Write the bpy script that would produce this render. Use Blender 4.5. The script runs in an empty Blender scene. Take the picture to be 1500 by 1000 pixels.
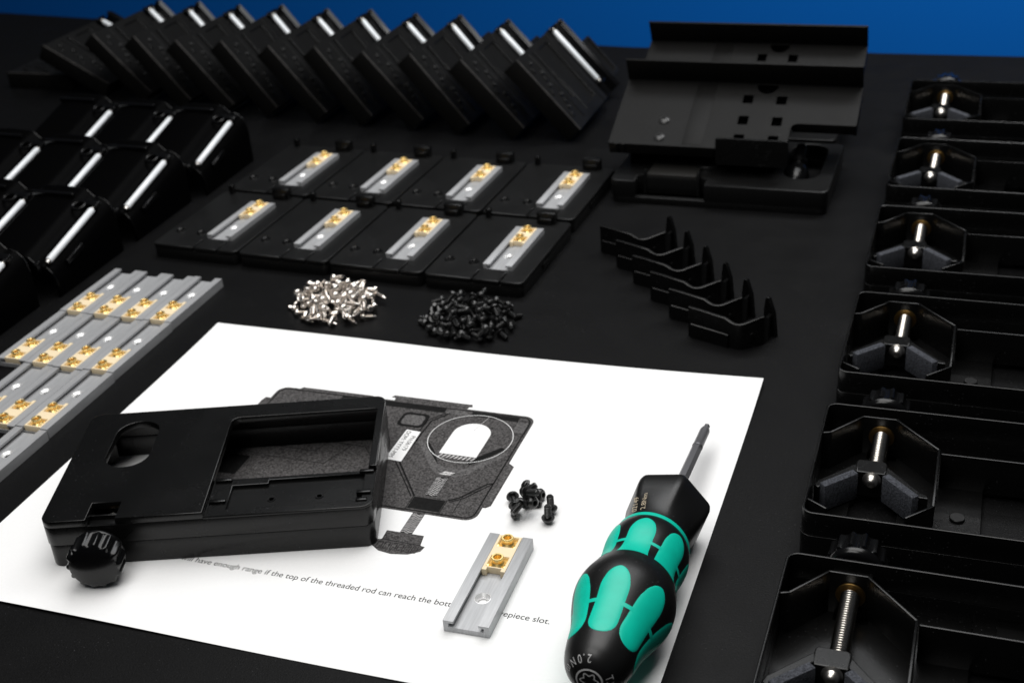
import bpy, bmesh, math, random
from mathutils import Matrix, Vector

# ------------------------------------------------------------------ scene, camera, light
scn = bpy.context.scene
COL = scn.collection
S = 0.001                                   # everything below is written in millimetres
PI = math.pi


def rad(a):
    return math.radians(a)


cam_data = bpy.data.cameras.new('camera')
cam = bpy.data.objects.new('camera', cam_data)
COL.objects.link(cam)
scn.camera = cam
cam_data.sensor_width = 36.0
cam_data.lens = 46.338
cam_data.clip_start = 0.01
cam_data.clip_end = 20.0
Fv = Vector((-0.321106, 0.816978, -0.478997))
Rv = Vector((0.941952, 0.327894, -0.072200))
Dv = Vector((0.098074, -0.474376, -0.874842))
cm = Matrix.Identity(4)
for i in range(3):
    cm[i][0] = Rv[i]
    cm[i][1] = -Dv[i]
    cm[i][2] = -Fv[i]
cm.translation = Vector((360.67, -292.262, 306.275)) * S
cam.matrix_world = cm
cam_data.dof.use_dof = True
cam_data.dof.focus_distance = 0.47
cam_data.dof.aperture_fstop = 19.0

world = bpy.data.worlds.new('World')
scn.world = world
world.use_nodes = True
wb = world.node_tree.nodes['Background']
wb.inputs[0].default_value = (0.75, 0.85, 1.0, 1)
wb.inputs[1].default_value = 0.025


def area(name, loc, target, sx, sy, power, color=(1, 1, 1)):
    d = bpy.data.lights.new(name, 'AREA')
    d.shape = 'RECTANGLE'
    d.size = sx * S
    d.size_y = sy * S
    d.energy = power
    d.color = color
    o = bpy.data.objects.new(name, d)
    COL.objects.link(o)
    o.location = Vector(loc) * S
    o.rotation_euler = (Vector(target) - Vector(loc)).to_track_quat('-Z', 'Y').to_euler()
    return o


# a large soft box hanging over the table, a long one behind it, a fill over the front, a small lamp for the backdrop
area('soft_box', (200, 260, 960), (190, 170, 0), 800, 620, 7.9, (1.0, 0.985, 0.965))
area('back_soft_box', (180, 740, 860), (190, 240, 0), 1000, 240, 3.8, (0.97, 0.985, 1.0))
area('front_soft_box', (60, -330, 900), (180, 140, 0), 600, 400, 4.0, (1.0, 0.99, 0.97))
area('backdrop_lamp', (480, 700, 480), (380, 1050, 60), 300, 200, 3.0, (1.0, 1.0, 1.0))

scn.view_settings.view_transform = 'Standard'
scn.view_settings.look = 'None'
scn.view_settings.exposure = 0.0
scn.view_settings.gamma = 1.0
scn.render.resolution_x = 1024
scn.render.resolution_y = 682

# ------------------------------------------------------------------ materials
MATS = {}


def mat(name, col, rough=0.5, metal=0.0, spec=0.5, bump=0.0, bscale=900.0, vary=0.0, vscale=60.0,
        rvary=0.0, coat=0.0, aniso=None, dust=0.0):
    m = bpy.data.materials.new(name)
    m.use_nodes = True
    nt = m.node_tree
    b = nt.nodes['Principled BSDF']
    b.inputs['Base Color'].default_value = (*col, 1)
    b.inputs['Roughness'].default_value = rough
    b.inputs['Metallic'].default_value = metal
    b.inputs['Specular IOR Level'].default_value = spec
    if coat:
        b.inputs['Coat Weight'].default_value = coat
        b.inputs['Coat Roughness'].default_value = 0.08
    tc = nt.nodes.new('ShaderNodeTexCoord')
    src = tc.outputs['Object']
    if aniso:
        mp = nt.nodes.new('ShaderNodeMapping')
        mp.inputs['Scale'].default_value = aniso
        nt.links.new(src, mp.inputs['Vector'])
        src = mp.outputs['Vector']
    if bump:
        n = nt.nodes.new('ShaderNodeTexNoise')
        n.inputs['Scale'].default_value = bscale
        n.inputs['Detail'].default_value = 4
        nt.links.new(src, n.inputs['Vector'])
        bp = nt.nodes.new('ShaderNodeBump')
        bp.inputs['Strength'].default_value = bump
        bp.inputs['Distance'].default_value = 0.0003
        nt.links.new(n.outputs['Fac'], bp.inputs['Height'])
        nt.links.new(bp.outputs['Normal'], b.inputs['Normal'])
    if vary:
        n2 = nt.nodes.new('ShaderNodeTexNoise')
        n2.inputs['Scale'].default_value = vscale
        n2.inputs['Detail'].default_value = 6
        nt.links.new(src, n2.inputs['Vector'])
        mr = nt.nodes.new('ShaderNodeMapRange')
        mr.inputs['From Min'].default_value = 0.3
        mr.inputs['From Max'].default_value = 0.7
        mr.inputs['To Min'].default_value = 1 - vary
        mr.inputs['To Max'].default_value = 1 + vary
        nt.links.new(n2.outputs['Fac'], mr.inputs['Value'])
        mx = nt.nodes.new('ShaderNodeMix')
        mx.data_type = 'RGBA'
        mx.blend_type = 'MULTIPLY'
        mx.inputs['Factor'].default_value = 1.0
        mx.inputs['A'].default_value = (*col, 1)
        nt.links.new(mr.outputs['Result'], mx.inputs['B'])
        nt.links.new(mx.outputs['Result'], b.inputs['Base Color'])
    if dust:
        # sparse pale specks of dust and lint
        nd = nt.nodes.new('ShaderNodeTexNoise')
        nd.inputs['Scale'].default_value = 1150
        nd.inputs['Detail'].default_value = 1
        nt.links.new(tc.outputs['Object'], nd.inputs['Vector'])
        nl = nt.nodes.new('ShaderNodeTexNoise')
        nl.inputs['Scale'].default_value = 38
        nt.links.new(tc.outputs['Object'], nl.inputs['Vector'])
        ad = nt.nodes.new('ShaderNodeMath')
        ad.operation = 'MULTIPLY_ADD'
        ad.inputs[1].default_value = 0.22
        nt.links.new(nl.outputs['Fac'], ad.inputs[0])
        nt.links.new(nd.outputs['Fac'], ad.inputs[2])
        mr = nt.nodes.new('ShaderNodeMapRange')
        mr.inputs['From Min'].default_value = 0.845
        mr.inputs['From Max'].default_value = 0.90
        nt.links.new(ad.outputs[0], mr.inputs['Value'])
        mx = nt.nodes.new('ShaderNodeMix')
        mx.data_type = 'RGBA'
        mx.inputs['A'].default_value = (*col, 1)
        if b.inputs['Base Color'].is_linked:
            nt.links.new(b.inputs['Base Color'].links[0].from_socket, mx.inputs['A'])
        mx.inputs['B'].default_value = (dust, dust, dust * 1.05, 1)
        nt.links.new(mr.outputs['Result'], mx.inputs['Factor'])
        nt.links.new(mx.outputs['Result'], b.inputs['Base Color'])
    if rvary:
        n3 = nt.nodes.new('ShaderNodeTexNoise')
        n3.inputs['Scale'].default_value = 45
        n3.inputs['Detail'].default_value = 5
        nt.links.new(tc.outputs['Object'], n3.inputs['Vector'])
        mr = nt.nodes.new('ShaderNodeMapRange')
        mr.inputs['To Min'].default_value = max(0.02, rough - rvary)
        mr.inputs['To Max'].default_value = rough + rvary
        nt.links.new(n3.outputs['Fac'], mr.inputs['Value'])
        nt.links.new(mr.outputs['Result'], b.inputs['Roughness'])
    MATS[name] = m
    return m


mat('table_black', (0.0026, 0.0026, 0.0028), 0.5, spec=0.12, bump=0.35, bscale=1400, vary=0.5, vscale=900, rvary=0.1, dust=0.035)
mat('wall_blue', (0.0, 0.09, 0.37), 0.85, spec=0.1)
mat('plastic', (0.0028, 0.0028, 0.0028), 0.27, spec=0.32, bump=0.08, bscale=2200, rvary=0.07, dust=0.04)
mat('plastic_satin', (0.0038, 0.0038, 0.0038), 0.38, spec=0.34, bump=0.15, bscale=2600, rvary=0.06, dust=0.04)
mat('plastic_matte', (0.0036, 0.0035, 0.0033), 0.52, spec=0.125, bump=0.25, bscale=2600, rvary=0.06, dust=0.04)
mat('catch_grey', (0.012, 0.0115, 0.0105), 0.55, spec=0.25, bump=0.2, bscale=2600)
mat('plastic_dark', (0.0011, 0.0011, 0.0012), 0.4, spec=0.012, rvary=0.05)
mat('edge_highlight', (0.030, 0.028, 0.0265), 0.6, spec=0.2, vary=0.4, vscale=300)  # paler colour that paints in the rim highlight of the clamp flanges
mat('plastic_gloss', (0.0022, 0.0022, 0.0025), 0.2, spec=0.3, rvary=0.04)
mat('knob_gloss', (0.0028, 0.0028, 0.003), 0.22, spec=0.34)
mat('foam', (0.052, 0.055, 0.064), 0.95, spec=0.1, bump=1.0, bscale=2200, vary=0.7, vscale=1800)
mat('alu', (0.42, 0.425, 0.435), 0.5, metal=0.45, bump=0.04, bscale=500, vary=0.1, vscale=250, aniso=(6, 0.35, 1))
mat('alu_bright', (0.80, 0.80, 0.80), 0.35, metal=0.5)
mat('steel', (0.60, 0.57, 0.53), 0.3, metal=1.0)
mat('steel_rod', (0.62, 0.58, 0.53), 0.22, metal=1.0)
mat('screw_grey', (0.03, 0.03, 0.03), 0.35, metal=0.3)
mat('steel_dark', (0.17, 0.17, 0.18), 0.42, metal=0.6, bump=0.05, bscale=600)
mat('roller_white', (0.80, 0.83, 0.86), 0.25, spec=0.6)  # even white base colour of the rollers
mat('nickel', (0.80, 0.75, 0.70), 0.2, metal=1.0)
mat('brass', (0.98, 0.74, 0.30), 0.3, metal=0.85)
mat('brass_flat', (0.17, 0.105, 0.035), 0.42, metal=1.0)
mat('cream', (0.82, 0.68, 0.46), 0.45, spec=0.4)
mat('screw_black', (0.008, 0.008, 0.008), 0.3, spec=0.6)
mat('paper_white', (0.82, 0.82, 0.82), 0.9, spec=0.1, vary=0.012, vscale=900)
mat('ink_text', (0.015, 0.015, 0.015), 0.9, spec=0.05)
mat('ink_body', (0.066, 0.063, 0.063), 0.85, spec=0.12, vary=0.75, vscale=1300)
mat('ink_mid', (0.095, 0.092, 0.092), 0.85, spec=0.12, vary=0.6, vscale=1300)
mat('ink_black', (0.008, 0.008, 0.008), 0.85, spec=0.12, vary=0.4, vscale=900)
mat('ink_grey', (0.48, 0.47, 0.47), 0.85, spec=0.1, vary=0.5, vscale=1500)
mat('grip_black', (0.006, 0.006, 0.006), 0.36, spec=0.4, bump=0.06, bscale=1500, rvary=0.08, dust=0.05)
mat('grip_green', (0.0, 0.50, 0.36), 0.42, spec=0.4, vary=0.05, vscale=200)
mat('print_silver', (0.42, 0.42, 0.42), 0.5, spec=0.3)
mat('print_gold', (0.45, 0.38, 0.28), 0.5, spec=0.3)

# ------------------------------------------------------------------ mesh helpers (millimetres in, metres out)


def rrect(x0, y0, x1, y1, r=2.0, n=5):
    pts = []
    for cx, cy, a0 in ((x1 - r, y0 + r, -90), (x1 - r, y1 - r, 0), (x0 + r, y1 - r, 90), (x0 + r, y0 + r, 180)):
        for k in range(n + 1):
            a = rad(a0 + 90 * k / n)
            pts.append((cx + r * math.cos(a), cy + r * math.sin(a)))
    return pts


def circ(cx, cy, r, n=24):
    return [(cx + r * math.cos(2 * PI * k / n), cy + r * math.sin(2 * PI * k / n)) for k in range(n)]


def area2(p):
    return sum(p[i][0] * p[(i + 1) % len(p)][1] - p[(i + 1) % len(p)][0] * p[i][1] for i in range(len(p)))


class MB:
    """collects pieces into one mesh"""

    def __init__(self):
        self.bm = bmesh.new()

    def add_mesh(self, me, M=None, free=True):
        if M is not None:
            me.transform(M)
        self.bm.from_mesh(me)
        if free:
            bpy.data.meshes.remove(me)
        return self

    def raw(self, verts, faces, M=None):
        me = bpy.data.meshes.new('tmp')
        me.from_pydata([tuple(v) for v in verts], [], faces)
        return self.add_mesh(me, M)

    def box(self, x0, y0, z0, x1, y1, z1, b=0.25, M=None):
        bm = bmesh.new()
        bmesh.ops.create_cube(bm, size=1.0)
        for v in bm.verts:
            v.co = Vector((x0 + (v.co.x + .5) * (x1 - x0), y0 + (v.co.y + .5) * (y1 - y0), z0 + (v.co.z + .5) * (z1 - z0)))
        if b:
            b = min(b, 0.45 * min(abs(x1 - x0), abs(y1 - y0), abs(z1 - z0)))
            bmesh.ops.bevel(bm, geom=list(bm.edges), offset=b, segments=2, affect='EDGES', profile=0.5)
        me = bpy.data.meshes.new('tmp')
        bm.to_mesh(me)
        bm.free()
        return self.add_mesh(me, M)

    def plate(self, outline, z0, z1, holes=(), b=0.25, M=None):
        """polygon with holes, extruded from z0 to z1 with rounded edges"""
        cu = bpy.data.curves.new('tmp', 'CURVE')
        cu.dimensions = '2D'
        cu.fill_mode = 'BOTH'
        t = z1 - z0
        b = min(b, 0.49 * t)
        cu.extrude = t / 2 - b
        if b > 0:
            cu.bevel_depth = b
            cu.bevel_resolution = 1
            cu.offset = -b
        for k, pl in enumerate([outline] + list(holes)):
            pl = list(pl)
            if (area2(pl) > 0) != (k == 0):
                pl.reverse()
            sp = cu.splines.new('POLY')
            sp.points.add(len(pl) - 1)
            for p, q in zip(sp.points, pl):
                p.co = (q[0], q[1], 0, 1)
            sp.use_cyclic_u = True
        ob = bpy.data.objects.new('tmp', cu)
        me = bpy.data.meshes.new_from_object(ob)
        bpy.data.objects.remove(ob)
        bpy.data.curves.remove(cu)
        me.transform(Matrix.Translation((0, 0, (z0 + z1) / 2)))
        return self.add_mesh(me, M)

    def flat(self, outline, z, holes=(), M=None):
        cu = bpy.data.curves.new('tmp', 'CURVE')
        cu.dimensions = '2D'
        cu.fill_mode = 'BOTH'
        for k, pl in enumerate([outline] + list(holes)):
            pl = list(pl)
            if (area2(pl) > 0) != (k == 0):
                pl.reverse()
            sp = cu.splines.new('POLY')
            sp.points.add(len(pl) - 1)
            for p, q in zip(sp.points, pl):
                p.co = (q[0], q[1], 0, 1)
            sp.use_cyclic_u = True
        ob = bpy.data.objects.new('tmp', cu)
        me = bpy.data.meshes.new_from_object(ob)
        bpy.data.objects.remove(ob)
        bpy.data.curves.remove(cu)
        me.transform(Matrix.Translation((0, 0, z)))
        return self.add_mesh(me, M)

    def lathe(self, prof, n=24, M=None, mod=None):
        """prof: (r, z) pairs about Z"""
        vs, fs, rows = [], [], []
        for r, z in prof:
            if r < 1e-6:
                rows.append([len(vs)])
                vs.append((0, 0, z))
            else:
                row = []
                for k in range(n):
                    a = 2 * PI * k / n
                    rr = r * (mod(a, z) if mod else 1.0)
                    row.append(len(vs))
                    vs.append((rr * math.cos(a), rr * math.sin(a), z))
                rows.append(row)
        for a, b in zip(rows, rows[1:]):
            for k in range(n):
                k2 = (k + 1) % n
                if len(a) == 1 and len(b) > 1:
                    fs.append((a[0], b[k2], b[k]))
                elif len(b) == 1 and len(a) > 1:
                    fs.append((a[k], a[k2], b[0]))
                elif len(a) > 1:
                    fs.append((a[k], a[k2], b[k2], b[k]))
        return self.raw(vs, fs, M)

    def text(self, s, size, z, M=None, align='LEFT'):
        cu = bpy.data.curves.new('tmp', 'FONT')
        cu.body = s
        cu.size = size
        cu.align_x = align
        ob = bpy.data.objects.new('tmp', cu)
        me = bpy.data.meshes.new_from_object(ob)
        bpy.data.objects.remove(ob)
        bpy.data.curves.remove(cu)
        w = max((v.co.x for v in me.vertices), default=1)
        me.transform(Matrix.Translation((0, 0, z)))
        self.last_w = w
        return self.add_mesh(me, M)

    def done(self, name, material, parent=None, smooth=35, kind=None):
        bmesh.ops.recalc_face_normals(self.bm, faces=list(self.bm.faces))
        me = bpy.data.meshes.new(name)
        for v in self.bm.verts:
            v.co *= S
        self.bm.to_mesh(me)
        self.bm.free()
        if smooth:
            me.shade_smooth()
            me.set_sharp_from_angle(angle=rad(smooth))
        me.materials.append(MATS[material])
        o = bpy.data.objects.new(name, me)
        COL.objects.link(o)
        if parent is not None:
            o.parent = parent
        if kind:
            o['kind'] = kind
        return o


def T(x, y, z):
    return Matrix.Translation((x, y, z))


def RX(a):
    return Matrix.Rotation(rad(a), 4, 'X')


def RY(a):
    return Matrix.Rotation(rad(a), 4, 'Y')


def RZ(a):
    return Matrix.Rotation(rad(a), 4, 'Z')


# local Z -> +Y  (for things turned about a horizontal axis)
TOY = RX(-90)


def thing(name, label, cat, group=None):
    o = bpy.data.objects.new(name, None)
    o.empty_display_size = 0.01
    COL.objects.link(o)
    tag(o, label, cat, group)
    return o


def tag(o, label, cat, group=None):
    o['label'] = label
    o['category'] = cat
    if group:
        o['group'] = group
    return o


def place(o, M):
    M = M.copy()
    M.translation = M.translation * S
    o.matrix_world = M
    return o


def copy_tree(o, parent=None):
    c = o.copy()
    COL.objects.link(c)
    if parent is not None:
        c.parent = parent
    for ch in list(o.children):
        copy_tree(ch, c)
    return c


# ------------------------------------------------------------------ the setting
m = MB()
m.plate([(-1300, -700), (900, -700), (900, 716), (383, 716), (90, 713), (-450, 757), (-1300, 850)], -25, 0, b=1.0)
tab = m.done('table_top', 'table_black')
tab['kind'] = 'structure'
m = MB()
m.raw([(-1600, 1150, -500), (1500, 950, -500), (1500, 950, 45), (-1600, 1150, 45),
       (-1600, 1160, -500), (1500, 960, -500), (1500, 960, 45), (-1600, 1160, 45)],
      [(0, 1, 2, 3), (4, 7, 6, 5), (0, 4, 5, 1), (3, 2, 6, 7), (0, 3, 7, 4), (1, 5, 6, 2)])
wall = m.done('backdrop_wall', 'wall_blue', smooth=0)
wall['kind'] = 'structure'

# ------------------------------------------------------------------ instruction sheet
PZ = 0.30                                    # top of the sheet


def sheet_lift(x, y):
    z = 0.0
    d = math.hypot(x - 279.4, y - 215.9)
    z += 2.0 * max(0.0, 1 - d / 75.0) ** 2
    d = math.hypot(x, y - 215.9)
    z += 0.8 * max(0.0, 1 - d / 70.0) ** 2
    z += 0.9 * max(0.0, (y - 185) / 31.0) ** 2 * (0.5 + 0.5 * math.cos((x - 60) / 30.0))
    z += 0.8 * max(0.0, (12 - y) / 12.0) ** 2 * (0.5 + 0.5 * math.sin(x / 34.0))
    return z


vs, fs = [], []
NX, NY = 96, 74
for layer in (0, 1):
    for j in range(NY + 1):
        for i in range(NX + 1):
            x, y = 279.4 * i / NX, 215.9 * j / NY
            vs.append((x, y, (PZ if layer == 0 else 0.16) + sheet_lift(x, y)))
n1 = (NX + 1) * (NY + 1)
for j in range(NY):
    for i in range(NX):
        a = j * (NX + 1) + i
        fs.append((a, a + 1, a + NX + 2, a + NX + 1))
        fs.append((n1 + a, n1 + a + NX + 1, n1 + a + NX + 2, n1 + a + 1))
for i in range(NX):
    a, b = i, NY * (NX + 1) + i
    fs.append((a, n1 + a, n1 + a + 1, a + 1))
    fs.append((b, b + 1, n1 + b + 1, n1 + b))
for j in range(NY):
    a, b = j * (NX + 1), j * (NX + 1) + NX
    fs.append((a, a + NX + 1, n1 + a + NX + 1, n1 + a))
    fs.append((b, n1 + b, n1 + b + NX + 1, b + NX + 1))
sheet_root = thing('instruction_sheet', 'white printed instruction sheet lying on the black table', 'paper sheet')
m = MB()
m.raw(vs, fs)
m.done('sheet', 'paper_white', sheet_root, smooth=60)

# printed picture: flat ink layers on the sheet
LAY = 0.035


def ink(name, mater, shapes, layer):
    mm = MB()
    for s in shapes:
        out, holes = (s if isinstance(s, tuple) and isinstance(s[0], list) else (s, []))
        mm.flat(out, PZ + LAY * layer, holes)
    return mm.done(name, mater, sheet_root, smooth=0)


def stroke(pts, w, closed=False):
    """list of quads following a polyline"""
    q = []
    n = len(pts)
    for i in range(n if closed else n - 1):
        a, b = Vector(pts[i]), Vector(pts[(i + 1) % n])
        d = (b - a).normalized()
        nn = Vector((-d.y, d.x)) * w / 2
        a2, b2 = a - d * w * 0.4, b + d * w * 0.4
        q.append([tuple(a2 - nn), tuple(b2 - nn), tuple(b2 + nn), tuple(a2 + nn)])
    return q


def strokes(mm, pts, w, z, closed=False):
    for k, q in enumerate(stroke(pts, w, closed)):
        mm.raw([(x, y, z + 0.003 * (k % 3)) for x, y in q], [(0, 1, 2, 3)])


ink('printed_body', 'ink_body', [rrect(63, 88.7, 189, 166.3, 5, 6),
                                 [(189.0, 130), (191.8, 128), (191.8, 100), (190.2, 98.2), (189.0, 98.2)],
                                 [(59.8, 130), (63, 131), (63, 156), (60.5, 156), (59.8, 153)],
                                 [(118.5, 168.6), (119.6, 170.4), (157.6, 170.2), (158.2, 168.2), (156.8, 167.9),
                                  (156.4, 166.3), (121, 166.3), (120.8, 168.2)],
                                 [(73, 166.3), (110, 166.3), (110, 167.8), (74, 167.8)]], 1)
for sh_ in [[(96, 161.2), (147.5, 161.0), (147.5, 164.6), (96, 164.6)],
                                          [(160, 161.2), (182, 161.0), (182, 164.4), (160, 164.4)],
                                          rrect(130, 147, 142.5, 158, 2.5, 4),
                                          [(66, 96), (78, 96), (78, 110), (66, 110)],
                                          [(159.3, 91.2), (173, 91.2), (173, 99), (159.3, 99)],
                                          [(150, 137.5), (154.5, 132.0), (160.5, 121.8), (157.6, 121.4), (149.2, 134)],
                                          [(184.5, 139.4), (173.0, 124.6), (171.2, 127.5), (182.0, 140.5)]]:
    ink('printed_shadow_band', 'ink_black', [sh_], 2)
ink('printed_panels', 'ink_mid', [rrect(131.2, 148.5, 141, 156.5, 2, 4), rrect(181.8, 153, 187.5, 161, 1.2, 3),
                                  [(148.0, 161.0), (159.6, 161.0), (157.0, 164.4), (150, 164.4)],
                                  [(120.5, 168.5), (128, 168.4), (128, 169.8), (120.5, 169.9)],
                                  [(149, 168.3), (156.5, 168.1), (156.5, 169.6), (149, 169.7)],
                                  [(189.6, 128.6), (191.0, 127.6), (191.0, 101), (189.6, 100)],
                                  # the V-shaped yoke
                                  [(145.0, 136.8), (146.8, 138.0), (160.0, 122.5), (163, 121.2), (170.5, 121.2), (173.4, 122.6),
                                   (184.6, 137.2), (186.3, 135.6), (175.0, 118.6), (171, 115.2), (163, 115.2), (158.8, 118.4)]], 3)
mm = MB()
zz = PZ + LAY * 4
for off, w in ((0, 0.75), (1.8, 0.5)):
    strokes(mm, [(150 - off, 161), (144.5 - off, 153.5), (143 - off, 121.0), (158.9 - off * .6, 99.6 - off * .4)], w, zz)
    strokes(mm, [(174 + off * .6, 99.6 - off * .4), (177.5 + off, 102.2), (185.4 + off, 113.8), (187 + off * .3, 114.5)], w, zz)
strokes(mm, [(158.9, 99.4), (158.9, 90)], 0.3, zz)
strokes(mm, [(173.4, 99.4), (173.4, 90)], 0.3, zz)
mm_r = rrect(64.4, 90.1, 187.6, 164.9, 4, 5)
strokes(mm, mm_r, 0.6, zz, True)
strokes(mm, rrect(136.0, 121, 144.3, 145, .5, 2), 0.2, zz, True)
strokes(mm, [(160.3, 119.6), (163.6, 117.0), (170.6, 117.0), (173.8, 119.4)], 0.22, zz)
strokes(mm, [(142.6, 121), (130, 121), (124, 128), (96, 128)], 0.32, zz)
strokes(mm, [(70, 150), (88, 138), (120, 138), (132, 126)], 0.35, zz)
strokes(mm, [(72, 153), (90, 141), (122, 141), (134, 129)], 0.2, zz)
strokes(mm, [(96, 161), (96, 141)], 0.3, zz)
strokes(mm, [(99, 161), (99, 141)], 0.22, zz)
strokes(mm, [(110, 138), (104, 120), (80, 120)], 0.3, zz)
strokes(mm, [(118, 128), (112, 112), (84, 112)], 0.3, zz)
strokes(mm, rrect(182.0, 152.0, 188.0, 162, 1.2, 3), 0.2, zz, True)
strokes(mm, rrect(130, 147, 142.5, 158, 2.5, 4), 0.25, zz, True)
strokes(mm, [(184.6, 110), (178.6, 103.6), (178.6, 92)], 0.25, zz)
mm.done('printed_lines', 'ink_black', sheet_root, smooth=0)

ARCH = [(157.2, 130.6), (174.1, 130.6)] + [(165.65 + 8.45 * math.cos(rad(a)), 147.2 + 8.45 * math.sin(rad(a))) for a in range(0, 181, 12)]
ink('printed_eyepiece_slot', 'paper_white', [ARCH], 5)
ink('printed_label_field', 'paper_white', [[(136.2, 121.3), (144.0, 120.8), (143.2, 144.0), (136.4, 144.6)]], 5)
mm = MB()
ring_o, ring_i = circ(166.4, 144.0, 18.6, 72), circ(166.4, 144.0, 18.32, 72)
mm.flat(ring_o, PZ + LAY * 6, [ring_i])
mm.done('printed_circle', 'paper_white', sheet_root, smooth=0)
mm = MB()
for k in range(9):
    x = 157.4 + k * 1.85
    mm.raw([(x, 127.9, zz), (x + .8, 127.9, zz), (x + 1.9, 130.3, zz), (x + 1.1, 130.3, zz)], [(0, 1, 2, 3)])
strokes(mm, [(165.7, 150), (168.6, 161.5)], 0.22, PZ + LAY * 6)
mm.raw([(163.0, 116.0, zz), (168, 116.0, zz), (169.5, 118.2, zz), (165, 118.4, zz)], [(0, 1, 2, 3)])
mm.done('printed_hatching', 'ink_grey', sheet_root, smooth=0)
# printed threaded rod, two lengths, and the printed knob
mmw, mmb = MB(), MB()
for (y0, y1) in ((101.0, 114.2), (75.6, 88.6)):
    x0, x1 = 163.1, 168.2
    mmb.raw([(x0, y0, zz), (x1, y0, zz), (x1, y1, zz), (x0, y1, zz)], [(0, 1, 2, 3)])
    y = y0 + 0.3
    while y < y1 - 0.9:
        for xa, xb, sl in ((x0 + .1, x0 + 1.8, .5), (x0 + 1.7, x0 + 3.4, -.5), (x0 + 3.3, x1 - .1, .5)):
            z9 = PZ + LAY * 5
            mmw.raw([(xa, y, z9), (xb, y + sl, z9), (xb, y + sl + .38, z9), (xa, y + .38, z9)], [(0, 1, 2, 3)])
        y += 1.05
mmb.done('printed_rod', 'ink_black', sheet_root, smooth=0)
mmw.done('printed_thread', 'ink_grey', sheet_root, smooth=0)
ink('printed_knob', 'ink_body', [[(157.6, 75.6), (173.2, 75.6), (174.2, 69.6), (176.2, 69.2), (175.6, 66.2), (171.5, 63.4),
                                  (165, 62.2), (159.5, 63.0), (155.6, 65.6), (155.2, 69.4), (157.9, 70.0)]], 2)
mm = MB()
for x in (157.5, 160.4, 163.3, 166.2, 169.1, 172.0):
    strokes(mm, rrect(x, 64.6, x + 2.0, 68.6, .5, 2), 0.22, zz, True)
strokes(mm, [(157.9, 70.0), (174.2, 69.6)], 0.35, zz)
mm.done('printed_knob_ribs', 'ink_black', sheet_root, smooth=0)
# printed words
TXT = 'You will have enough range if the top of the threaded rod can reach the bottom of the eyepiece slot.'
mm = MB()


def text_width(t):
    pb = MB()
    pb.text(t, 4.0, 0)
    pb.bm.free()
    return pb.last_w


w_you = text_width('You will h') - text_width('h')
k_x = 142.5 / (text_width(TXT) - w_you)
mm.text(TXT, 4.0, 0, T(92.9 - k_x * w_you, 39.4, PZ + LAY) @ Matrix.Diagonal((k_x, 1.0, 1, 1)))
mm.done('printed_sentence', 'ink_text', sheet_root, smooth=0)
mm = MB()
mm.text('DOM: YYYY-MM', 2.9, 0, T(137.2, 143.6, PZ + LAY * 6) @ RZ(-90))
mm.text('PN:06179', 2.9, 0, T(140.6, 140.4, PZ + LAY * 6) @ RZ(-90))
mm.done('printed_label_words', 'ink_text', sheet_root, smooth=0)
place(sheet_root, T(0, 0, 0))

# ------------------------------------------------------------------ rails
RAILW, RAILL, RAILH = 17.0, 51.0, 7.0


def threaded(prof_r, depth, z0, z1, pitch):
    p = [(0, z0), (prof_r - depth, z0)]
    z = z0
    while z < z1 - pitch * 0.5:
        for q in (.125, .25, .375, .5, .625, .75, .875, 1.0):
            p.append((prof_r - depth * (.5 + .5 * math.cos(2 * PI * q)) ** .8, z + pitch * q))
        z += pitch
    p += [(prof_r - depth, z1), (0, z1)]
    return p


def build_rail():
    root = thing('aluminium_rail', 'x', 'rail')
    ALONG = Matrix(((1, 0, 0, 0), (0, 0, 1, 0), (0, 1, 0, 0), (0, 0, 0, 1)))     # (x,z,y) profile swept along y
    mm = MB()
    left = [(0, 0), (3.9, 0), (3.9, 2.1), (2.0, 2.1), (2.0, 3.7), (3.9, 3.7), (3.9, 4.8), (0, 4.8)]
    right = [(17 - x, z) for x, z in left]
    for pl in (left, right):
        mm.plate(pl, 0, RAILL, b=0.18, M=ALONG)
    mm.plate([(3.9, 0.1), (13.1, 0.1), (13.1, RAILL - 0.1), (3.9, RAILL - .1)], 0.1, 2.05, [circ(8.5, 17.2, 2.9, 20)], b=0.0)
    mm.done('channel', 'alu', root)
    mm = MB()
    mm.lathe([(3.1, 2.1), (2.9, 2.14), (1.8, 1.0), (1.8, 0.1)], 20, T(8.5, 17.2, 0))
    mm.done('countersunk_hole', 'alu_bright', root)
    mm = MB()
    holes = [[(5.0, 31.6), (12.0, 31.6), (12.0, 38.0), (5.0, 38.0)], [(5.0, 43.6), (12.0, 43.6), (12.0, 49.6), (5.0, 49.6)]]
    mm.plate([(4.0, 29.4), (5.8, 29.4), (5.8, 31.0), (11.2, 31.0), (11.2, 29.4), (13.0, 29.4), (13.0, 50.4), (4.0, 50.4)], 2.1, 5.0, holes, b=0.2)
    ins = mm.done('insert', 'cream', root)
    first = None
    for yc in (34.9, 46.7):
        if first is None:
            mm = MB()
            mm.box(-3.4, -3.1, -1.7, 3.4, 3.1, 0.0, 0.3)
            # sloping collar and hollow boss
            mm.lathe([(2.9, 0.0), (2.3, .7), (1.95, 1.1), (1.95, 2.2), (2.3, 2.35), (2.3, 3.0), (2.15, 3.2), (1.6, 3.2),
                      (1.35, 2.9), (1.3, 0.4), (0, 0.4)], 24)
            for sx in (-1, 1):
                mm.box(sx * 3.3 - .6, -2.9, 0, sx * 3.3 + .6, -1.2, 0.9, 0.15)
            first = mm.done('brass_nut', 'brass', ins)
            o = first
        else:
            o = first.copy()
            COL.objects.link(o)
            o.parent = ins
        o.location = Vector((8.5, yc, 3.9)) * S
    return root


rail0 = build_rail()
rail_used = [False]


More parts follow.
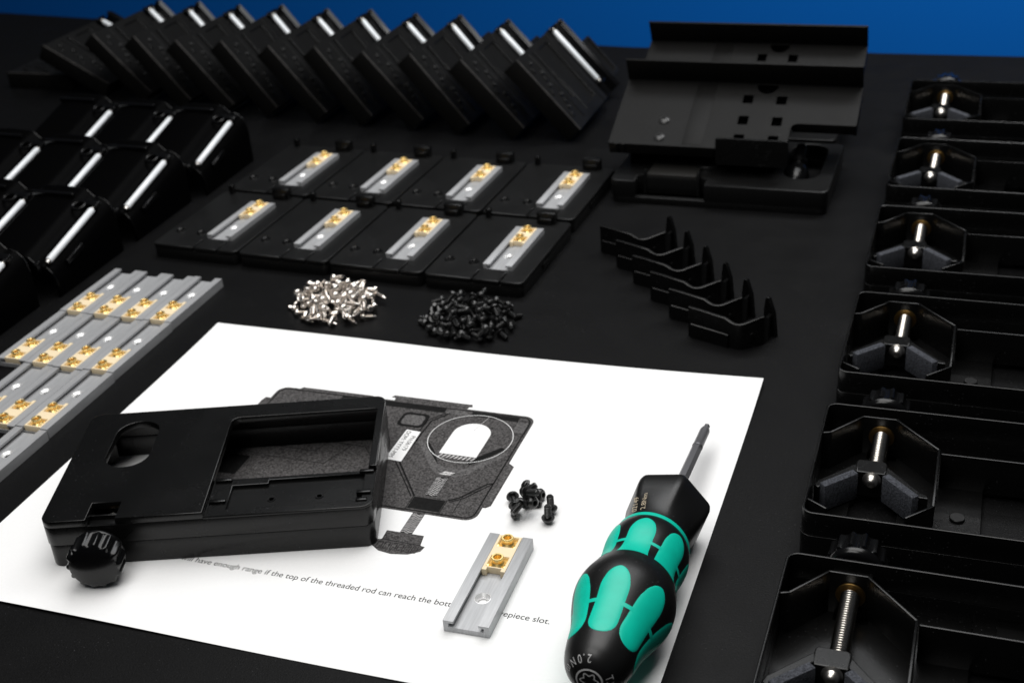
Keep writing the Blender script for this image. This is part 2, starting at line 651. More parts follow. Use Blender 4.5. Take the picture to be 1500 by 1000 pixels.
def put_rail(M, label, group=None):
    r = rail0 if not rail_used[0] else copy_tree(rail0)
    rail_used[0] = True
    tag(r, label, 'rail', group)
    if not group and 'group' in r:
        del r['group']
    place(r, M)
    return r


put_rail(T(200.9, 26.9, PZ + .1) @ RZ(1.0), 'single aluminium rail with brass nuts lying alone on the white sheet')
rng = random.Random(4)
DX0, DY0 = -20.6, 256.6
for r in range(4):
    for c in range(4):
        if r == 2 and c == 3 or r == 3 and c > 0:
            continue
        # turned end for end: far end carries the hole
        x = DX0 - 17.12 * c + 0.3 * r
        y = DY0 - 51.8 * r + [0.0, -1.0, -0.4, 0.3][c] * (0.6 + .3 * r)
        put_rail(T(x, y, 0.05) @ RZ(180.0 - 0.25 + rng.uniform(-.15, .15)),
                 'aluminium rail with brass nuts packed side by side in a block on the black table', 'rails packed in a block')

# ------------------------------------------------------------------ base plates (two rows of four) with rails lying in them
PW, PD, PH = 56.2, 79.0, 8.5


def build_base_plate():
    root = thing('base_plate', 'flat black plastic base plate holding an aluminium rail', 'base plate', 'base plates in two rows of four')
    mm = MB()
    gr = [[(27.6, 1.2), (28.3, 1.2), (28.3, 10.4), (27.6, 10.4)], [(43.2, 1.2), (43.9, 1.2), (43.9, 10.4), (43.2, 10.4)]]
    out = [(3, 0), (27.4, 0), (27.4, .6), (28.5, .6), (28.5, 0), (43.0, 0), (43.0, .6), (44.1, .6), (44.1, 0)]
    rr = rrect(0, 0, PW, PD, 3.2, 5)
    rr = [p for p in rr]
    # rounded outline with two small nicks along the front edge
    rr2 = []
    for a, b in zip(rr, rr[1:] + rr[:1]):
        rr2.append(a)
        if abs(a[1]) < .01 and abs(b[1]) < .01:
            pass
    i = [k for k, p in enumerate(rr2) if abs(p[1]) < .01]
    # rr starts at the front right corner, ends at the front left one
    outline = rr2 + [(27.4, 0), (27.4, .7), (28.5, .7), (28.5, 0), (43.0, 0), (43.0, .7), (44.1, .7), (44.1, 0)]
    mm.plate(outline, 6.0, PH, gr + [rrect(28.8, 13.4, 45.6, 63.0, .3, 2), circ(7.0, 19.5, 1.3, 12), circ(21.4, 19.0, 1.3, 12)], b=0.6)
    mm.plate(rrect(.25, .25, PW - .25, PD - .25, 3, 4), 0, 6.0, b=0.3)
    mm.done('slab', 'plastic_satin', root)
    for x, y in ((7.0, 19.5), (21.4, 19.0)):
        mm = MB()
        mm.lathe([(3.0, PH), (2.6, PH + .7), (1.9, PH + .8), (1.35, PH + .2), (1.3, PH - 3), (0, PH - 3)], 20, T(x, y, 0))
        mm.done('screw_boss', 'plastic', root)
    mm = MB()
    mm.box(36.5, 74.2, PH - .5, 48, 78.6, 15.0, .8)
    mm.box(38.0, 72.6, PH - .5, 46, 74.4, 12.0, .5)
    mm.done('tab', 'plastic', root)
    mm = MB()
    mm.box(5.0, 75.0, PH - .5, 8.2, 78.4, 14.0, .7)
    mm.done('nub', 'plastic', root)
    mm = MB()
    mm.box(PW + .02, 30, 2.5, PW + .5, 42, 6.0, .2)
    mm.done('side_clip', 'plastic', root)
    return root


bp0 = build_base_plate()
k = 0
for row in range(2):
    for c in range(4):
        x0 = -82.2 + 57.35 * c + 2.4 * row
        y0 = 284.2 - 2.55 * c + 82.5 * row
        o = bp0 if k == 0 else copy_tree(bp0)
        M = T(x0, y0, 0.03) @ RZ(-2.2)
        place(o, M)
        put_rail(M @ T(29.0, 13.6, 6.05) @ Matrix.Diagonal((.965, .965, 1, 1)), 'aluminium rail with brass nuts fitted on a black base plate', 'rails on the base plates')
        k += 1

# ------------------------------------------------------------------ adapter housings
HW, HD, HH = 126.0, 77.0, 21.0
KX = 22.6


def lobed(n, depth):
    def f(a, z):
        c = math.cos(n * a)
        return 1.0 - depth * (0.5 - 0.5 * c) ** 3
    return f


def build_housing(yoke=0.0, KZ=9.4):
    """upright: plate on top (z 21), open side down, knob at y < 0"""
    root = thing('adapter_housing', 'x', 'housing')
    outer = rrect(0, 0, HW, HD, 4.5, 6)
    inner = rrect(1.3, 1.3, HW - 1.3, HD - 1.3, 3.4, 5)
    # --- walls
    mm = MB()
    mm.plate(rrect(.3, .3, HW - .3, HD - .3, 4.3, 6), 0, 9.8, [inner], b=0.35)
    hi = 18.0
    mm.plate(outer, 9.95, hi, [inner], b=0.12)
    walls = mm.done('wall', 'plastic', root)
    # --- top plate with slot, window and square hole; the front right part lies lower
    slot = rrect(14.4, 35.0, 32.2, 69.0, 8.8, 9)
    rr = rrect(0, 0, HW, HD, 4.5, 6)
    n = 7
    br, tr, tl, bl = rr[:n], rr[n:2 * n], rr[2 * n:3 * n], rr[3 * n:]
    r = 3.5
    wtl = [(62 + r - r * math.sin(rad(a)), 67 - r + r * math.cos(rad(a))) for a in (90, 70, 45, 20, 0)]
    wtr = [(123 - 1 + 1 * math.sin(rad(a)), 67 - 1 + math.cos(rad(a))) for a in (0, 45, 90)]
    out = tr + tl + bl + [(17.6, 0), (17.6, 10.8), (28.8, 10.8), (28.8, 0), (62, 0)] + wtl + wtr + [(123, 24.2), (126, 24.2)]
    mm = MB()
    mm.plate(out, 18.0, HH, [slot], b=0.3)
    mm.done('top_plate', 'plastic', root)
    # --- lowered ledge at the front right
    led = [(62.05, 0)] + br + [(126, 24.15), (62.05, 24.15)]
    pocket = [(70, 4.2), (121.5, 4.2), (121.5, 22.0), (84, 22.0), (84, 19.6), (70, 19.6)]
    mm = MB()
    mm.plate(led, 17.2, 18.9, [pocket], b=0.3)
    mm.plate([(p[0] + (-.6 if p[0] < 90 else .6), p[1] + (-.6 if p[1] < 10 else .6)) for p in pocket], 16.0, 17.4,
             [circ(86.3, 10.5, .9, 14), circ(104.8, 10.5, .9, 14)], b=0.15)
    led_o = mm.done('ledge', 'plastic', root)
    for x0, y0, x1, y1, h in ((63, 7.6, 69.4, 9.4, 20.2), (63, 21.6, 69.4, 23.4, 20.2), (119.5, 8.0, 125, 9.8, 20.0),
                              (119.5, 3.6, 123.8, 5.4, 19.6), (119.5, 22.0, 125, 23.8, 20.0)):
        mm = MB()
        mm.box(x0, y0, 17.0, x1, y1, h, .3)
        mm.done('latch_tab', 'plastic', led_o)
    for x in (86.3, 104.8):
        mm = MB()
        mm.lathe([(1.7, 17.3), (1.5, 17.75), (1.05, 17.75), (.9, 17.3), (.9, 16.2), (0, 16.2)], 14, T(x, 10.5, 0))
        mm.done('screw_hole', 'plastic', led_o)
    # --- inner walls: the six-sided chamber of the slot, the ledge wall
    mm = MB()

    def wl(p, q, z0=1.0, z1=18.4, t=1.0):
        p, q = Vector(p), Vector(q)
        d = q - p
        mm.box(-t * .3, -t / 2, z0, d.length + t * .3, t / 2, z1, .3, T(p.x, p.y, 0) @ RZ(math.degrees(math.atan2(d.y, d.x))))
    for p, q in (((1.5, 21.5), (4.2, 20.5)), ((4.2, 20.5), (15.2, 6.5)), ((15.2, 6.5), (28.0, 6.5)), ((28.0, 6.5), (44.8, 24.5)),
                 ((44.8, 24.5), (44.8, 61.5)), ((44.8, 61.5), (36, 70.5))):
        wl(p, q)
    mm.done('chamber_wall', 'plastic', walls)
    mm = MB()
    wl((1.6, 66.5), (8.5, 71))
    mm.done('corner_rib', 'plastic', walls)
    mm = MB()
    wl((46, 24.0), (123.6, 24.0), 3.0, 18.4)
    mm.done('ledge_wall', 'plastic', walls)
    mm = MB()
    arc = [(102 + 22 * math.cos(rad(a)), 46 - 20.5 * math.sin(rad(a))) for a in (8, 22, 36, 50, 64, 78, 90)]
    mm.plate([(124.6, 25), (124.6, 43.5)] + arc, 2.0, 3.6, b=.2)
    mm.done('floor_panel', 'plastic', root)
    for x, y in ((53.5, 44), (53, 13), (95, 71.2)):
        mm = MB()
        mm.lathe([(0, 16.9), (2.6, 16.9), (2.8, 17.1), (2.8, 18.4)], 20, T(x, y, 0))
        mm.done('moulding_disc', 'plastic_satin', root)
    # --- knob
    KM = T(KX, 0, KZ) @ RX(90)                      # local z -> -y
    mm = MB()
    prof = [(0, 1.8), (6.0, 1.8), (6.4, 2.2), (6.4, 3.6), (7.6, 3.8), (8.6, 4.2), (9.3, 4.9), (9.7, 5.8), (9.8, 6.6), (9.6, 7.0), (10.4, 7.3), (10.4, 14.2),
            (10.1, 14.9), (9.3, 15.3), (8.9, 15.4), (7.6, 16.0), (5, 16.7), (2.5, 17.0), (0, 17.1)]
    mm.lathe(prof, 140, KM, mod=lambda a, z: 1.0 if (z < 7.2 or z > 15.35) else 1.0 - 0.11 * (1 - (0.5 + 0.5 * math.cos(14 * a)) ** 1.6))
    mm.done('knob', 'knob_gloss', root, smooth=40)
    mm = MB()
    mm.box(KX - 6.5, .2, 4, KX + 6.5, 5.6, 17.0, .3)
    mm.done('knob_bearing', 'plastic', root)
    # --- threaded rod, brass nut, yoke and foam pads
    ye = 29.0 + yoke
    mm = MB()
    mm.lathe(threaded(3.15, 0.62, -1.7, ye, 1.2), 24, T(KX, 0, KZ) @ TOY)
    mm.done('threaded_rod', 'steel_rod', root, smooth=60)
    mm = MB()
    mm.lathe([(2.6, 7.1), (4.9, 7.1), (5.0, 7.2), (5.0, 7.6), (4.9, 7.8), (2.6, 7.8)], 28, T(KX, 0, KZ) @ TOY)
    mm.done('brass_flange', 'brass_flat', root)
    yk = MB()
    zlo, zhi = 6.5, 17.4
    yk.plate([(16.4, ye), (25.4, ye), (26.6, ye + 1.0), (26.9, ye + 3), (26.4, ye + 8.6), (16.0, ye + 8.6), (15.2, ye + 3), (15.4, ye + 1.0)], zlo, zhi, b=.5)
    yk.plate([(15.9, ye + 1.2), (2.4, ye + 16.6), (1.6, ye + 19.6), (3.2, ye + 20.9), (4.6, ye + 19.0), (16.4, ye + 6.0)], zlo + .8, zhi, b=.4)
    yk.plate([(26.2, ye + 1.2), (40.0, ye + 16.6), (42.4, ye + 17.4), (42.6, ye + 19.6), (38.6, ye + 19.4), (25.8, ye + 6.0)], zlo + .8, zhi, b=.4)
    yo = yk.done('yoke', 'plastic', root)
    for (ax, ay), (bx, by) in (((4.2, ye + 20.4), (15.2, ye + 9.0)), ((27.2, ye + 9.0), (38.9, ye + 20.8))):
        d = Vector((bx - ax, by - ay))
        mm = MB()
        mm.box(0, -.9, zlo - .6, d.length, 2.4, zhi, .35, T(ax, ay, 0) @ RZ(math.degrees(math.atan2(d.y, d.x))))
        mm.done('foam_pad', 'foam', yo)
    mm = MB()
    mm.lathe([(0, ye + 6), (3.3, ye + 8.5), (3.5, ye + 9.2), (2.7, ye + 9.8), (2.5, ye + 10.6), (2.1, ye + 11.6), (1.3, ye + 12.3), (0, ye + 12.5)], 24, T(KX - .9, 0, KZ) @ TOY)
    mm.done('rod_cap', 'steel', yo)
    return root


h0 = build_housing(yoke=-14.0, KZ=10.5)
# --- the one that stands upright on the sheet
tag(h0, 'black plastic housing with glossy knob lying face up on the white sheet', 'housing')
del_group = h0.pop('group', None)
place(h0, T(39.8, 22.5, PZ + .15) @ RZ(19.8))
# --- six upside down in a column along the right
tray = build_housing()
trayL = build_housing(yoke=9.0)
trays = [(312.4, 589.5), (313.6, 480.5), (312.4, 377.5), (312.8, 274.6), (311.9, 173.0), (311.4, 73.6)]
for i, (x, yb) in enumerate(trays):
    o = trayL if i == 5 else (tray if i == 0 else copy_tree(tray))
    if i == 5:
        tag(o, 'upturned open black housing whose threaded rod reaches furthest in', 'housing', 'upturned housings in a column')
    else:
        tag(o, 'upturned open black housing with short threaded rod and foam padded yoke', 'housing', 'upturned housings in a column')
    place(o, T(x, yb, HH + .05) @ RZ([.35, -.5, .25, -.2, .3, -.25][i]) @ RX(180))

# ------------------------------------------------------------------ phone holders (tilted plate on a low base)


def build_holder():
    root = thing('phone_holder', 'x', 'phone holder')
    mm = MB()
    oval = rrect(122 - 26 + 1, 18, 122 - 26 + 22, 74, 10.4, 8)
    rr = rrect(0, 0, 126, 77, 4.5, 6)
    out = rr + [(15.0, 0), (15.0, 9.5), (20.0, 12.0), (20, 8.6), (50.2, 8.6), (50.2, 12), (56, 9), (56, 0)]
    mm.plate(out, 4.0, 14.0, [oval], b=.6)
    mm.plate(rrect(.4, .4, 125.6, 76.6, 4.5, 6), 0, 4.0, [rrect(4, 4, 122, 73, 3, 4)], b=.3)
    mm.done('base', 'plastic_satin', root)
    mm = MB()
    mm.box(20.4, 8.8, 3.5, 49.8, 34, 15.4, .4)
    mm.done('catch_plate', 'catch_grey', root)
    for x in (16.2, 49.2):
        mm = MB()
        mm.plate([(0, 3.8), (5.5, 3.8), (5.0, 17.4), (3.0, 18.0), (1.2, 14.5)], 0, 1.8, b=.3,
                 M=T(x + (2.2 if x < 30 else 0.8), 7.0, 0) @ Matrix(((0, 0, 1, 0), (1, 0, 0, 0), (0, 1, 0, 0), (0, 0, 0, 1))))
        mm.done('catch_tab', 'plastic', root)
    mm = MB()
    mm.lathe([(8.2, 12.5), (8.2, 15.6), (7.8, 16.2), (0, 16.2)], 32, T(52, 30, 0))
    mm.done('pivot_boss', 'plastic_satin', root)
    mm = MB()
    mm.lathe([(0, -9), (3.4, -8.4), (6.0, -6.5), (7.2, -3), (7.4, 0), (7.2, 3), (6.0, 6.5), (4.2, 8.2), (4.2, 10), (5.2, 10.4), (5.2, 13), (3.2, 13.4), (3.2, 24), (0, 24)], 32,
             T(104, 31, 9.0) @ RX(-62))
    mm.done('ball_screw', 'knob_gloss', root)
    mm = MB()
    mm.box(93, 22, 4.2, 99.5, 27, 9.5, .8)
    mm.done('metal_foot', 'alu', root)
    # tilted plate: local X along the width, Y up the slope
    TP = T(-5.0, 16.5, 30.4) @ RX(23.2)
    mm = MB()
    half = [(86 + 6.2 * math.cos(rad(a)), 55.6 + 7.8 * math.sin(rad(a))) for a in range(180, 361, 15)]
    holes = [half]
    for yy in (24.5, 42.7):
        for xx in (76.1, 95.8):
            holes.append(rrect(xx - 2.9, yy - 3.6, xx + 2.9, yy + 3.6, .4, 2))
    for xx in (76.1, 95.8):
        holes.append(rrect(xx - 2.9, 5.5, xx + 2.9, 12.4, .4, 2))
    out = [(0, .6), (.6, 0), (104.5, 0), (104.5, 19.5)] + \
          [(104.5 + 4 - 4 * math.cos(rad(a)), 19.5 + 4 * math.sin(rad(a))) for a in (20, 45, 70, 90)] + [(140.4, 23.5), (141, 24.1), (141, 58), (0, 58)]
    mm.plate(out, -1.6, 0, holes, b=.25, M=TP)
    slab = mm.done('tilted_plate', 'plastic_matte', root)
    mm = MB()
    mm.box(0, 56.4, -.2, 141, 58.0, 15.2, .35, TP)
    mm.done('back_flange', 'plastic_matte', root)
    mm = MB()
    mm.box(0.1, .1, -8.0, 63.0, 1.7, -1.2, .3, TP)
    for x in (4.2, 8.4):
        mm.box(x, -.7, -7, x + 1.6, .4, .1, .2, TP)
    mm.done('front_rim', 'plastic_matte', root)
    for bx in ((1.8, 56.4, -9.0, 139.1, 58.0, -1.5), (104.6, 23.6, -7.0, 140.9, 25.2, -1.2), (139.2, 25.0, -9.0, 140.9, 56.0, -1.2), (.1, 1.7, -8.0, 1.7, 56, -1.2)):
        mm = MB()
        mm.box(*bx, .3, TP)
        mm.done('side_rim', 'plastic_matte', root)
    mm = MB()
    mm.plate([(3, 2.2), (102, 2.2), (102, 26), (137, 26), (137, 57.6), (3, 57.6)], -7.5, -4.6, b=.3, M=TP)
    mm.done('backing_plate', 'plastic_dark', root)
    mm = MB()
    mm.plate(rrect(60, 15.5, 101.5, 31.5, 1.6, 4), -0.8, .8, b=.35,
             M=T(0, 13.4, 6.6) @ RX(90))
    mm.done('front_jaw', 'plastic', root)
    mm = MB()
    mm.plate([(26, 13.9), (68, 13.9), (68, 34.5), (26, 22.0)], 6, 92, b=.4, M=Matrix(((0, 0, 1, 0), (1, 0, 0, 0), (0, 1, 0, 0), (0, 0, 0, 1))))
    mm.done('bracket', 'plastic_dark', root)
    for yy in (21.2, 6.8):
        mm = MB()
        mm.lathe([(3.3, 0), (3.2, .6), (2.4, 1.25), (1.2, 1.5), (1.0, .8), (0, .8)], 20, TP @ T(29.8, yy, 0))
        mm.done('screw_head', 'screw_grey', root)
    # softly raised band round the two screws
    mm = MB()
    mm.box(44, 1.8, -.5, 56, 55.5, .2, .15, TP)
    mm.done('raised_band', 'plastic_matte', slab)
    return root


f1 = build_holder()
f2 = copy_tree(f1)
tag(f1, 'black phone holder with tilted plate on a low base, in front of its twin', 'phone holder')
tag(f2, 'second black phone holder half hidden behind the flange of its twin', 'phone holder')
place(f1, T(156.4, 405.0, 0.05))
place(f2, T(150.4, 487.0, 0.05))

# ------------------------------------------------------------------ leaning clamps in the back row
CL, CD = 62.0, 95.0


def build_clamp():
    """local x: along the lean, from the raised end down; y: depth; z: out of the top face"""
    root = thing('phone_clamp', 'x', 'clamp')
    mm = MB()
    slit = rrect(3.5, 27.2, 44, 29.4, .6, 2)
    slit2 = rrect(20, 31.4, 56, 32.4, .4, 2)
    panel = rrect(5, 37, 54, 56, 1.5, 3)
    mm.plate(rrect(0, 1.8, CL, 69, 1.0, 3), -3.0, 0.0, [slit, slit2, panel], b=.3)
    mm.plate(rrect(4.4, 36.4, 54.6, 56.6, 1.5, 3), -3.4, -1.2, b=.2)
    mm.box(0.2, 60.5, -.4, CL - .2, 61.5, .5, .2)
    mm.done('top_face', 'plastic_satin', root)
    mm = MB()
    mm.box(0, 0, -12.0, CL, 2.2, 0.7, .7)
    fl = mm.done('front_flange', 'plastic_matte', root)
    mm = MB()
    mm.box(.6, .35, .5, CL - .6, 1.85, .85, .12)  # thin pale strip, a painted highlight along the flange rim
    mm.done('painted_highlight', 'edge_highlight', fl)
    mm = MB()
    mm.box(0.0, 2.3, -11.5, 1.8, 68.5, -2.9, .3)
    mm.done('side_rib', 'plastic_satin', root)
    mm = MB()
    mm.box(CL - 1.8, 2.3, -11.5, CL, 68.5, -2.9, .3)
    mm.done('side_rib', 'plastic_satin', root)
    mm = MB()
    for k in range(5):
        mm.lathe([(1.7, -.2), (1.6, .9), (1.0, 1.1), (0, .6)], 14, T(8 + 9.5 * k, 13 + 3.5 * (k % 2), 0))
        mm.box(11 + 9.5 * k, 8 + 6 * (k % 2), -.3, 15 + 9.5 * k, 10.5 + 6 * (k % 2), .8, .3)
    mm.box(3, 20.5, -.3, 58, 21.6, .5, .2)
    mm.done('embossed_studs', 'plastic_satin', root, kind='stuff')
    # trough with the white roller
    mm = MB()
    prof = [(69, 0), (70.5, -3.5), (74, -5.5), (84, -5.5), (88, -3.5), (90, 1.5), (93.5, 3.0), (95, 2.0), (95, -8), (69, -8)]
    mm.plate(prof, 0, CL, b=.4, M=Matrix(((0, 0, 1, 0), (1, 0, 0, 0), (0, 1, 0, 0), (0, 0, 0, 1))))
    mm.done('roller_trough', 'plastic_gloss', root)
    mm = MB()
    AX = T(0, 79.2, -1.2) @ RY(90)
    mm.lathe([(0, 3.2), (1.7, 3.2), (1.9, 3.5), (1.9, 47.7), (1.7, 48), (0, 48)], 28, AX)
    rl = mm.done('roller', 'roller_white', root)
    mm = MB()
    mm.bm.free()
    for a, b in ((0.3, 3.1), (48.1, 50.5)):
        mm = MB()
        mm.lathe([(0, a), (1.3, a + .3), (1.3, b - .2), (0, b)], 14, AX)
        mm.done('roller_pin', 'steel', rl)
    for x in (-0.4, 50.4):
        mm = MB()
        mm.box(x, 75, -6, x + 1.8, 84, 1.6, .5)
        mm.done('roller_holder', 'plastic_gloss', root)
    for x, y_, z_ in ((1.2, 88.5, 2.4), (1.0, 71.5, .4)):
        mm = MB()
        mm.lathe([(0, -1), (1.5, -.6), (1.7, .8), (1.1, 1.8), (0, 2.1)], 16, T(x, y_, z_))
        mm.done('end_stud', 'knob_gloss', root)
    mm = MB()
    mm.plate(rrect(22, 95.2, 56, 124, 2, 4), -6, -4.4, b=.3)
    mm.plate(rrect(22, 95.2, 56, 124, 2, 4), -4.6, -3.2, [rrect(24.5, 99, 53.5, 121, 1.5, 4)], b=.3)
    mm.done('rear_ear', 'plastic_satin', root)
    return root


def lean_matrix(px_, py_, pz_, ang, yaw=0.0):
    a = rad(ang)
    M = Matrix(((math.cos(a), 0, math.sin(a), 0), (0, 1, 0, 0), (-math.sin(a), 0, math.cos(a), 0), (0, 0, 0, 1)))
    return T(px_, py_, pz_) @ RZ(yaw) @ M


c0 = build_clamp()
low = [(108.7, 502.3, 47.9), (70.3, 499.7, 47.8), (29.9, 502.4, 50.9), (-6.0, 507.3, 49.2), (-46.0, 509.2, 52.0), (-82.6, 511.7, 50.6),
       (-125.1, 516.7, 52.2), (-162.6, 519.6, 49.8), (-203.0, 525.2, 50.6), (-244.0, 536.4, 46.6), (-290.0, 551.6, 28.6)]
CG = 'clamps leaning in a row'
for i, (x, y, a) in enumerate(low):
    o = c0 if i == 0 else copy_tree(c0)
    z_low = 12.0 * math.cos(rad(a)) + .35
    x, y = x + .86 * (z_low - 6.5), y - 2.63 * (z_low - 6.5)
    ux = x - CL * math.cos(rad(a))
    uz = z_low + CL * math.sin(rad(a))
    if i == 0:
        tag(o, 'leaning black clamp with its whole white roller showing, beside the phone holders', 'clamp', CG)
    elif i == 10:
        tag(o, 'black clamp slumped low against the one lying flat', 'clamp', CG)
    else:
        tag(o, 'black clamp leaning in a long row, roller partly hidden by its neighbour', 'clamp', CG)
    place(o, lean_matrix(ux, y, uz, a))
o = copy_tree(c0)
tag(o, 'black clamp lying flat at the end of the leaning row', 'clamp', CG)
place(o, T(-394.0, 554.0, 12.1))

# ------------------------------------------------------------------ glossy curved hinge covers on the left


def build_cover():
    """x to the left is negative, near end at y 0, rising to the back"""
    root = thing('hinge_cover', 'curved black cover with a bright white roller along its edge, lying in rows', 'hinge cover', 'hinge covers laid in rows')
    prof = [(0.0, 0.0), (0.2, 6.5), (-0.6, 11), (-2.2, 14.6), (-5.0, 17.4), (-8.4, 18.6), (-11, 18.6), (-13, 20.2), (-15.5, 22.6), (-19, 23.4),
            (-34, 24.0), (-44, 23.4), (-47.5, 21.0), (-48.6, 16.0), (-48.6, 0.0)]
    rise = 15.0
    inner_p = [(x + (1.5 if x < -24 else -1.5), max(0.0, z - 1.5)) for x, z in prof]
    loop = prof + inner_p[::-1]                     # thin-walled section, open underneath
    ys = (0.0, 20, 40, 61.0)
    vs, fs = [], []
    n = len(loop)
    for y in ys:
        for x, z in loop:
            vs.append((x, y, z + (rise * y / 61.0 if z > 0.1 else 0)))
    for k in range(len(ys) - 1):
        for j in range(n):
            a, b = k * n + j, k * n + (j + 1) % n
            fs.append((a, b, b + n, a + n))
    m_ = len(prof)
    for base in (0, (len(ys) - 1) * n):
        for j in range(m_ - 1):
            fs.append((base + j, base + j + 1, base + n - 2 - j, base + n - 1 - j))
    mm = MB()
    mm.raw(vs, fs)
    mm.done('shell', 'plastic_dark', root, smooth=40)
    TL = math.degrees(math.atan2(rise, 61))
    for yb_, dz in ((0.6, 0.0), (60.4, rise)):  # beads added at both ends to give thin highlight lines
        mm = MB()
        pts = [Vector((x, yb_, z + dz - .25)) for x, z in prof[1:-1]]
        for p_, q_ in zip(pts, pts[1:]):
            d_ = q_ - p_
            mm.lathe([(0, -.2), (.36, -.16), (.36, d_.length + .16), (0, d_.length + .2)], 8,
                     T(*p_) @ d_.to_track_quat('Z', 'Y').to_matrix().to_4x4())
        mm.done('highlight_bead', 'plastic_gloss', root, smooth=40)
    AX = T(-4.4, 3.0, 20.4) @ RX(TL) @ TOY
    mm = MB()
    mm.lathe([(0, 0), (1.7, 0), (1.9, .3), (1.9, 45.1), (1.7, 45.4), (0, 45.4)], 28, AX)
    rl = mm.done('roller', 'roller_white', root)
    mm = MB()
    mm.lathe([(0, -2.6), (1.3, -2.2), (1.3, -.05), (0, 0)], 14, AX)
    mm.done('roller_pin', 'steel', rl)
    mm = MB()
    mm.lathe([(0, 45.4), (1.2, 45.5), (1.2, 49.0), (.8, 49.6), (0, 49.6)], 14, AX)
    mm.done('roller_pin', 'steel', rl)
    mm = MB()
    BX = T(0, 0, 0) @ RX(TL)
    mm.box(-46, 58, 22, -18, 60.4, 25.5, .6, BX)
    mm.done('end_bar', 'plastic_gloss', root)
    mm = MB()
    mm.box(-17.5, 55, 18.5, -1.5, 59.5, 21.6, .8, BX)
    mm.done('end_block', 'plastic_gloss', root)
    mm = MB()
    mm.box(-9.5, 0.5, 15.5, -7.0, 4.5, 21.5, .6, BX)
    mm.done('roller_holder', 'plastic_gloss', root)
    mm = MB()
    ringp = [(3.6 + .8 * math.cos(rad(a)), .8 * math.sin(rad(a))) for a in range(0, 361, 45)]
    mm.lathe(ringp, 24, BX @ T(-11.5, 52.5, 22.2))
    mm.done('hinge_ring', 'knob_gloss', root)
    mm = MB()
    mm.box(-1.2, 14, 6.5, 1.0, 30, 10, .5, T(0, 0, 4) @ BX)
    mm.done('side_lug', 'plastic_gloss', root)
    return root


b0 = build_cover()
spots = [(-99.5, 372.5), (-147.2, 375.0), (-198.0, 381.0), (-104.8, 301.0), (-154.6, 305.0), (-205.0, 309.0),
         (-105.2, 227.0), (-156.0, 230.5), (-110.2, 154.0)]
for i, (x, y) in enumerate(spots):
    o = b0 if i == 0 else copy_tree(b0)
    place(o, T(x, y, 0.05) @ RZ([0.6, -.4, .8, 0, .5, -.6, .3, -.3, 0][i]))

# ------------------------------------------------------------------ six nested spring clips


def ribbon(mm, pts, t, z0, z1s, b=.25):
    """upright strip following pts, thickness t, top heights per point"""
    n = len(pts)
    L, R_ = [], []
    for i in range(n):
        a = Vector(pts[max(i - 1, 0)])
        c = Vector(pts[min(i + 1, n - 1)])
        d = (c - a).normalized()
        nn = Vector((-d.y, d.x)) * t / 2
        p = Vector(pts[i])
        L.append(p + nn)
        R_.append(p - nn)
    vs, fs = [], []
    for i in range(n):
        z1 = z1s[i]
        vs += [(L[i].x, L[i].y, z0), (R_[i].x, R_[i].y, z0), (R_[i].x, R_[i].y, z1 - b), (R_[i].x * .8 + L[i].x * .2, R_[i].y * .8 + L[i].y * .2, z1),
               (L[i].x * .8 + R_[i].x * .2, L[i].y * .8 + R_[i].y * .2, z1), (L[i].x, L[i].y, z1 - b)]
    for i in range(n - 1):
        for j in range(6):
            a, b2 = i * 6 + j, i * 6 + (j + 1) % 6
            fs.append((a, b2, b2 + 6, a + 6))
    fs.append((0, 1, 2, 3, 4, 5))
    fs.append(tuple((n - 1) * 6 + j for j in (5, 4, 3, 2, 1, 0)))
    mm.raw(vs, fs)


def build_clip():
    root = thing('spring_clip', 'small bent black clip with an upright prong, nested in a row', 'clip', 'nested spring clips')
    mm = MB()
    front = [(0, 0), (6, -1.9), (12, -3.9), (18.5, -6.1), (21, -7.2), (23.6, -8.5), (25.6, -8.7), (27.4, -8.0), (33, -3.6), (35.4, -1.6)]
    tops = [15.6, 15.4, 15.0, 14.6, 13.6, 13.2, 13.3, 13.5, 14.6, 15.0]
    ribbon(mm, front, 1.7, 0, tops)
    mm.done('band', 'plastic', root, smooth=30)
    mm = MB()
    led = [(1.5, -1.6), (6, -3.0), (12, -5.0), (18.5, -7.2), (20.5, -8.1)]
    ribbon(mm, led, 2.0, 0, [7.6, 7.4, 7.2, 7.0, 6.9])
    mm.done('foot_ledge', 'plastic', root, smooth=30)
    mm = MB()
    ribbon(mm, [(35.2, -1.9), (36.6, 1.5), (37.0, 6.5), (37.0, 12.5)], 1.6, 0, [14.8, 12.5, 11.5, 11.0])
    mm.plate([(4.4, 0), (13.0, 0), (12.8, 12), (11.9, 17.6), (11.0, 19.0), (9.6, 19.0), (8.6, 17.4), (6.0, 12)], -.9, .9, b=.3,
             M=T(37.0, 9.0, 0) @ RZ(52) @ T(0, -9.0, 0) @ Matrix(((0, 0, 1, 0), (1, 0, 0, 0), (0, 1, 0, 0), (0, 0, 0, 1))))
    mm.done('prong', 'plastic', root, smooth=30)
    mm = MB()
    mm.lathe([(1.5, 0), (1.4, .5), (.8, .6), (0, .3)], 12, T(31.2, -6.2, 6.5) @ RZ(38) @ RX(90))
    mm.done('rivet', 'plastic', root)
    return root


g0 = build_clip()
for i in range(6):
    o = g0 if i == 0 else copy_tree(g0)
    place(o, T(237.5 - 13.45 * i, 253.6 + 16.75 * i, 0.03) @ RZ([0, .6, -.5, .4, 0, 1.0][i]))

# ------------------------------------------------------------------ screws


